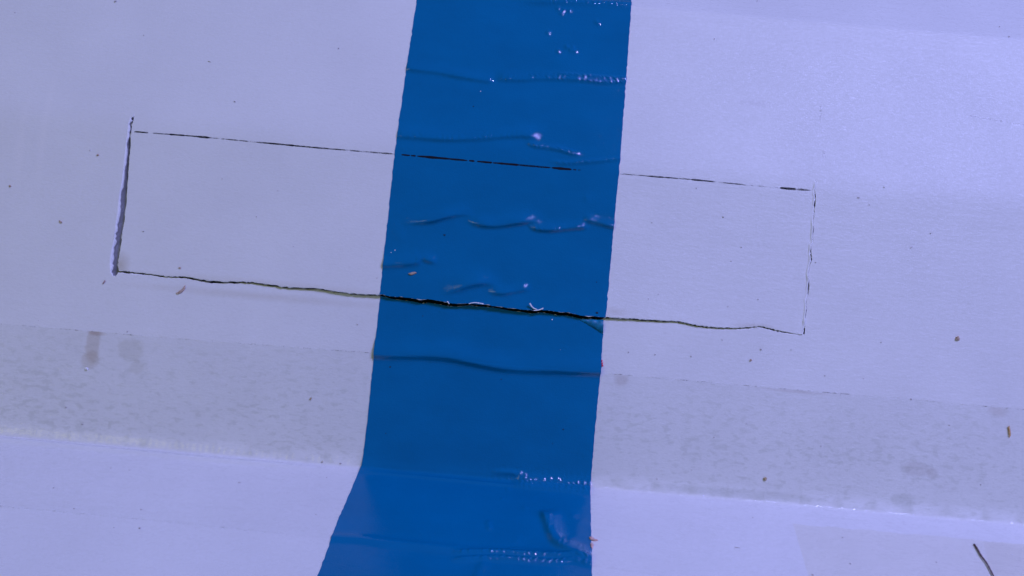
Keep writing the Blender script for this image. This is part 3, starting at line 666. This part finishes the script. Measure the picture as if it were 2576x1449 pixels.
put("brown_crumb", crumb_mesh("brown_crumb", 5.2 * P_, 2.2 * P_, 2 * P_, 9, 2), 153, 558, -35, 0, "oblong brown crumb on the bare board left of the flap", "crumb", "brown crumbs on the carton", brown)
put("brown_crumb", crumb_mesh("brown_crumb", 6.2 * P_, 1.9 * P_, 1.6 * P_, 10, 2), 262, 710, 60, 0, "thin pale brown crumb just below the flap's left corner", "crumb", "brown crumbs on the carton", plain("pale_crumb", (0.42, 0.30, 0.27), 0.8, 0.2))
put("brown_crumb", crumb_mesh("brown_crumb", 3.2 * P_, 3.0 * P_, 2 * P_, 12, 1), 247, 390, 0, 0, "small brown crumb beside the top of the left cut", "crumb", "brown crumbs on the carton", brown)
put("brown_crumb", crumb_mesh("brown_crumb", 3.4 * P_, 3.4 * P_, 2 * P_, 13, 1), 26, 468, 0, 0, "small brown crumb at the left edge of the board", "crumb", "brown crumbs on the carton", brown)
put("brown_crumb", crumb_mesh("brown_crumb", 3.8 * P_, 2.4 * P_, 2 * P_, 14, 1), 455, 674, -20, fh(455, 674), "small brown crumb on the flap just above its lower cut", "crumb", "brown crumbs on the carton", brown)
put("brown_crumb", crumb_mesh("brown_crumb", 4.0 * P_, 2.5 * P_, 2 * P_, 15, 1), 1889, 906, 40, 0, "small brown crumb below the right end of the cut", "crumb", "brown crumbs on the carton", brown)
put("brown_crumb", crumb_mesh("brown_crumb", 4.0 * P_, 3.0 * P_, 2 * P_, 16, 1), 782, 1003, 60, 0.006, "small tan crumb on the clear tape left of the blue tape", "crumb", "brown crumbs on the carton", ochre)
# fleck, lint
rf = empty("red_fleck"); rf.matrix_world = on_board(1513, 914)
tag(rf, "bright red fleck stuck to the right edge of the blue tape", "fleck")
for i, (dx, dy, r) in enumerate(((0.0, 0.055, 2.4), (0.008, 0.0, 3.0), (0.02, -0.045, 2.6))):
    o = link("bead", crumb_mesh("bead", r * P_, r * 1.2 * P_, r * 0.8 * P_, 20 + i, 1), red, rf); o.location = (dx, dy, 0.012)
lt = empty("lint"); lt.matrix_world = on_board(1489, 1366)
tag(lt, "pale pink lint caught under the tape's right edge on the lower board", "lint")
for i, (dx, dy, rx, ry) in enumerate(((0.0, 0.10, 5, 5), (0.05, 0.06, 7, 2.2), (-0.01, -0.10, 4, 8))):
    o = link("tuft", crumb_mesh("tuft", rx * P_, ry * P_, 3 * P_, 30 + i, 2), pink, lt); o.location = (dx, dy, 0.01)
# fibres: tapered tubes
def fibre(name, pts, r0, r1, hs, mat, label, cat, hbase=0.0, group=None):
    L = smooth_line(at(pts), 40); hs = np.interp(np.linspace(0, 1, 40), np.linspace(0, 1, len(hs)), hs) + hbase
    P = S(L[:, 0], L[:, 1], 0.0); N = S(L[:, 0], L[:, 1], 1.0) - P; P = P + N * hs[:, None]
    T = np.gradient(P, axis=0); T /= np.linalg.norm(T, axis=1)[:, None]; B = np.cross(T, N); B /= np.linalg.norm(B, axis=1)[:, None]; N2 = np.cross(B, T)
    rad = np.linspace(r0, r1, 40) * (1 + 0.15 * np.sin(np.arange(40) * 1.7)); co = []; fc = []; K = 8
    for i in range(40):
        for j in range(K):
            an = 2 * math.pi * j / K; co.append(P[i] + rad[i] * (math.cos(an) * B[i] + math.sin(an) * N2[i]))
    for i in range(39):
        for j in range(K): fc.append((i * K + j, i * K + (j + 1) % K, (i + 1) * K + (j + 1) % K, (i + 1) * K + j))
    fc += [tuple(range(K))[::-1], tuple(39 * K + j for j in range(K))]
    o = link(name, mesh_from(name, co, fc), mat); tag(o, label, cat, group); return o
fibre("dark_bristle", [(2450, 1371), (2458, 1384), (2468, 1402), (2480, 1418), (2492, 1440), (2503, 1462), (2516, 1490)], 2.1 * P_, 1.3 * P_, (0.02, 0.03, 0.03, 0.025), plain("dark_hair", (0.15, 0.095, 0.11), 0.5, 0.3), "dark bristle lying on the lower board at the right corner", "bristle")
ch = float(flap_h(*[np.array([v]) for v in at([(1340, 770)])[0]])[0])
fibre("paper_fibre", [(1332, 764), (1336, 770), (1341, 775), (1350, 779)], 2.0 * P_, 1.1 * P_, (0.07, 0.04, 0.02), white, "curved white paper fibre standing at the cut in the blue tape", "fibre", ch + FILM, "white fibres torn at the cut")
fibre("paper_fibre", [(1342, 781), (1352, 780.5), (1358, 779), (1366, 776)], 1.2 * P_, 1.6 * P_, (0.012, 0.012, 0.012), white, "flat white fibre under the curved one at the cut", "fibre", ch + FILM, "white fibres torn at the cut")
fibre("paper_fibre", [(1180, 765), (1188, 762.5), (1198, 762), (1217, 765)], 1.0 * P_, 1.4 * P_, (0.012, 0.015, 0.01), white, "thin white fibre along the middle of the tape's cut", "fibre", ch + FILM, "white fibres torn at the cut")
fibre("paper_fibre", [(1126, 759), (1129, 761), (1131, 765)], 1.6 * P_, 1.2 * P_, (0.012, 0.015, 0.0), white, "tiny white fibre left of the others at the cut", "fibre", ch + FILM, "white fibres torn at the cut")

def zone(x, y):
    u, s_ = at([(x, y)])[0]; side = "left" if u < 0 else "right"
    if s_ < S_FLOOR: p = "on the lower board"
    elif s_ < np.interp(u, uu, st): p = "on the clear tape above the fold"
    elif inside(at([(x, y)]), flap)[0]: p = "on the cut flap"
    elif s_ > S_BEND: p = "on the upper part of the board"
    elif u < -7.5 or u > 6.0: p = "on the board beyond the flap"
    else: p = "on the board just below the flap"
    return f" {p}, {side} of the blue tape".replace("on the board board", "on the board")
def zone_tape(x, y):
    if y > 1190: return " below the fold"
    if y > 790: return " between the cut and the fold"
    return " above the cut"
def lay(meshes, mat, spots, h, label, cat, group):
    for me in meshes: me.materials.append(mat)
    for (x, y, sz, ang, el) in spots:
        o = bpy.data.objects.new(meshes[0].name.split(".")[0], random.choice(meshes)); C.objects.link(o)
        o.matrix_world = on_board(x, y, h + fh(x, y)) @ Matrix.Rotation(math.radians(ang), 4, 'Z') @ Matrix.Diagonal((0.82 * sz * P_ * el, 0.82 * sz * P_, sz * P_ * 0.45, 1))
        tag(o, label + zone(x, y) if "tape" not in label else label + zone_tape(x, y), cat, group)
mk = lambda n: [crumb_mesh(n, 1, 1, 1, 50 + i, 1) for i in range(3)]
lay(mk("dust_speck"), dark, [(291, 4, 2.6, 20, 1.6), (38, 32, 1.6, 0, 1), (362, 89, 1.6, 0, 1), (852, 122, 2.2, 70, 1.4), (591, 256, 2.2, -20, 1.8), (2514, 68, 2.2, 0, 1.2), (1797, 98, 1.5, 80, 2), (321, 834, 2.0, 60, 1.2), (167, 1025, 2.2, 10, 1.4),
     (208, 1067, 2.0, 30, 1.4), (135, 1228, 2.0, 0, 1), (352, 1330, 3.0, 30, 1.1), (811, 1162, 3.2, 50, 1.4), (857, 1166, 3.0, 10, 1.5), (1830, 771, 1.8, 0, 1), (1906, 753, 1.8, 0, 1.2), (1914, 879, 2.4, -10, 1.5), (2216, 861, 1.8, 0, 1.2),
     (2065, 1122, 1.9, 0, 1.1), (1796, 1100, 1.8, 0, 1), (2467, 1219, 1.9, 0, 1.1), (2139, 1419, 2.0, -50, 1.3), (2355, 1415, 1.7, -40, 1.3), (2292, 1004, 2.2, 0, 1.4), (1740, 1182, 1.6, 0, 1), (1655, 740, 1.7, 0, 1), (1630, 752, 1.6, 0, 1), (1648, 892, 1.9, 50, 1.3), (1581, 886, 1.6, 80, 2)],
    0.006, "tiny dark dust speck", "speck", "tiny dark dust specks")
lay(mk("lint_speck"), grey, [(527, 155, 1.4, -8, 4.5), (227, 378, 1.4, 85, 2.4), (1752, 473, 2.0, 0, 1), (1905, 3, 2.0, 50, 1.5), (2538, 93, 2.8, 0, 1.2), (2224, 471, 1.8, 20, 1.5), (362, 582, 2.2, 10, 1.6), (647, 545, 2.0, 20, 1.2), (98, 806, 1.6, 0, 1.1), (2160, 497, 2.0, 0, 2.4), (2187, 515, 1.5, 10, 1.4),
     (1819, 546, 2.6, -20, 1.5), (1865, 622, 2.0, 30, 1.5), (2341, 587, 2.1, 0, 1.6), (2293, 622, 1.7, 55, 3.2), (2052, 660, 1.8, 0, 1.2), (1817, 855, 1.7, -15, 1.6), (1739, 896, 2.0, -10, 1.5), (2075, 945, 1.7, -10, 1.8), (2172, 952, 1.8, 30, 1.4), (1839, 657, 1.6, 0, 1.3),
     (279, 1178, 1.8, 0, 1.2), (326, 1183, 1.7, 70, 1.3), (287, 1328, 1.8, 0, 1), (603, 1215, 2.0, 20, 2.2), (822, 1202, 2.1, 40, 1.2), (187, 1280, 1.6, 0, 1.8), (356, 1283, 2.0, 0, 1.8), (1879, 1065, 2.0, 40, 1.2), (2388, 1069, 1.8, 0, 1.4), (1854, 1378, 1.7, -3, 5.5), (2045, 1447, 3.0, 0, 1.2),
     (1894, 1303, 1.7, 0, 1.3), (2120, 1353, 1.8, -20, 1.5), (1653, 1205, 1.8, 0, 1.2), (1990, 880, 1.4, 0, 1.2), (950, 700, 1.6, 60, 1.2), (900, 816, 1.9, 0, 1.4), (700, 480, 1.3, 0, 1.2), (795, 1295, 1.6, 0, 1.2), (560, 450, 1.4, 0, 1.3), (740, 620, 1.3, 30, 1.5), (1640, 560, 1.4, 0, 1.4)],
    0.006, "tiny pale lint speck", "speck", "tiny pale lint specks")
lay(mk("tape_speck"), plain("black_dust", (0.01, 0.015, 0.03), 0.8, 0.3), [(1064, 795, 1.7, 0, 1), (1261, 954, 2.2, 0, 1), (982, 923, 2.2, 30, 1.6), (1014, 856, 1.7, 0, 1.3), (971, 1090, 1.8, 0, 1), (1417, 1080, 1.9, 10, 1.7), (1390, 1116, 1.5, 0, 1), (1500, 710, 1.5, 0, 1.2), (1119, 592, 2.0, 0, 2), (1191, 268, 1.6, 20, 1.3), (1512, 888, 1.9, 70, 1.4), (1504, 927, 2.0, 50, 1.5), (1443, 909, 1.7, 70, 1.3), (1501, 787, 2.6, 10, 1.8)],
    FILM, "tiny black dust speck on the blue tape", "speck", "black specks on the blue tape")
lay(mk("white_speck"), white, [(1389, 804, 2.2, 0, 1.1), (1410, 880, 1.5, 0, 1), (995, 630, 1.6, 40, 1.5), (985, 636, 1.4, 0, 1.2), (1263, 1256, 2.2, 0, 1.2), (1277, 1233, 1.8, 0, 1.3), (1209, 230, 1.5, 80, 1.6), (1259, 902, 1.2, 0, 1)],
    FILM, "tiny white speck on the blue tape", "speck", "white specks on the blue tape")
put("white_grain", crumb_mesh("white_grain", 3.6 * P_, 3.4 * P_, 2.4 * P_, 90, 2), 219, 927, 0, 0.008, "bright white grain below the brown stain on the clear tape", "grain", None, white)
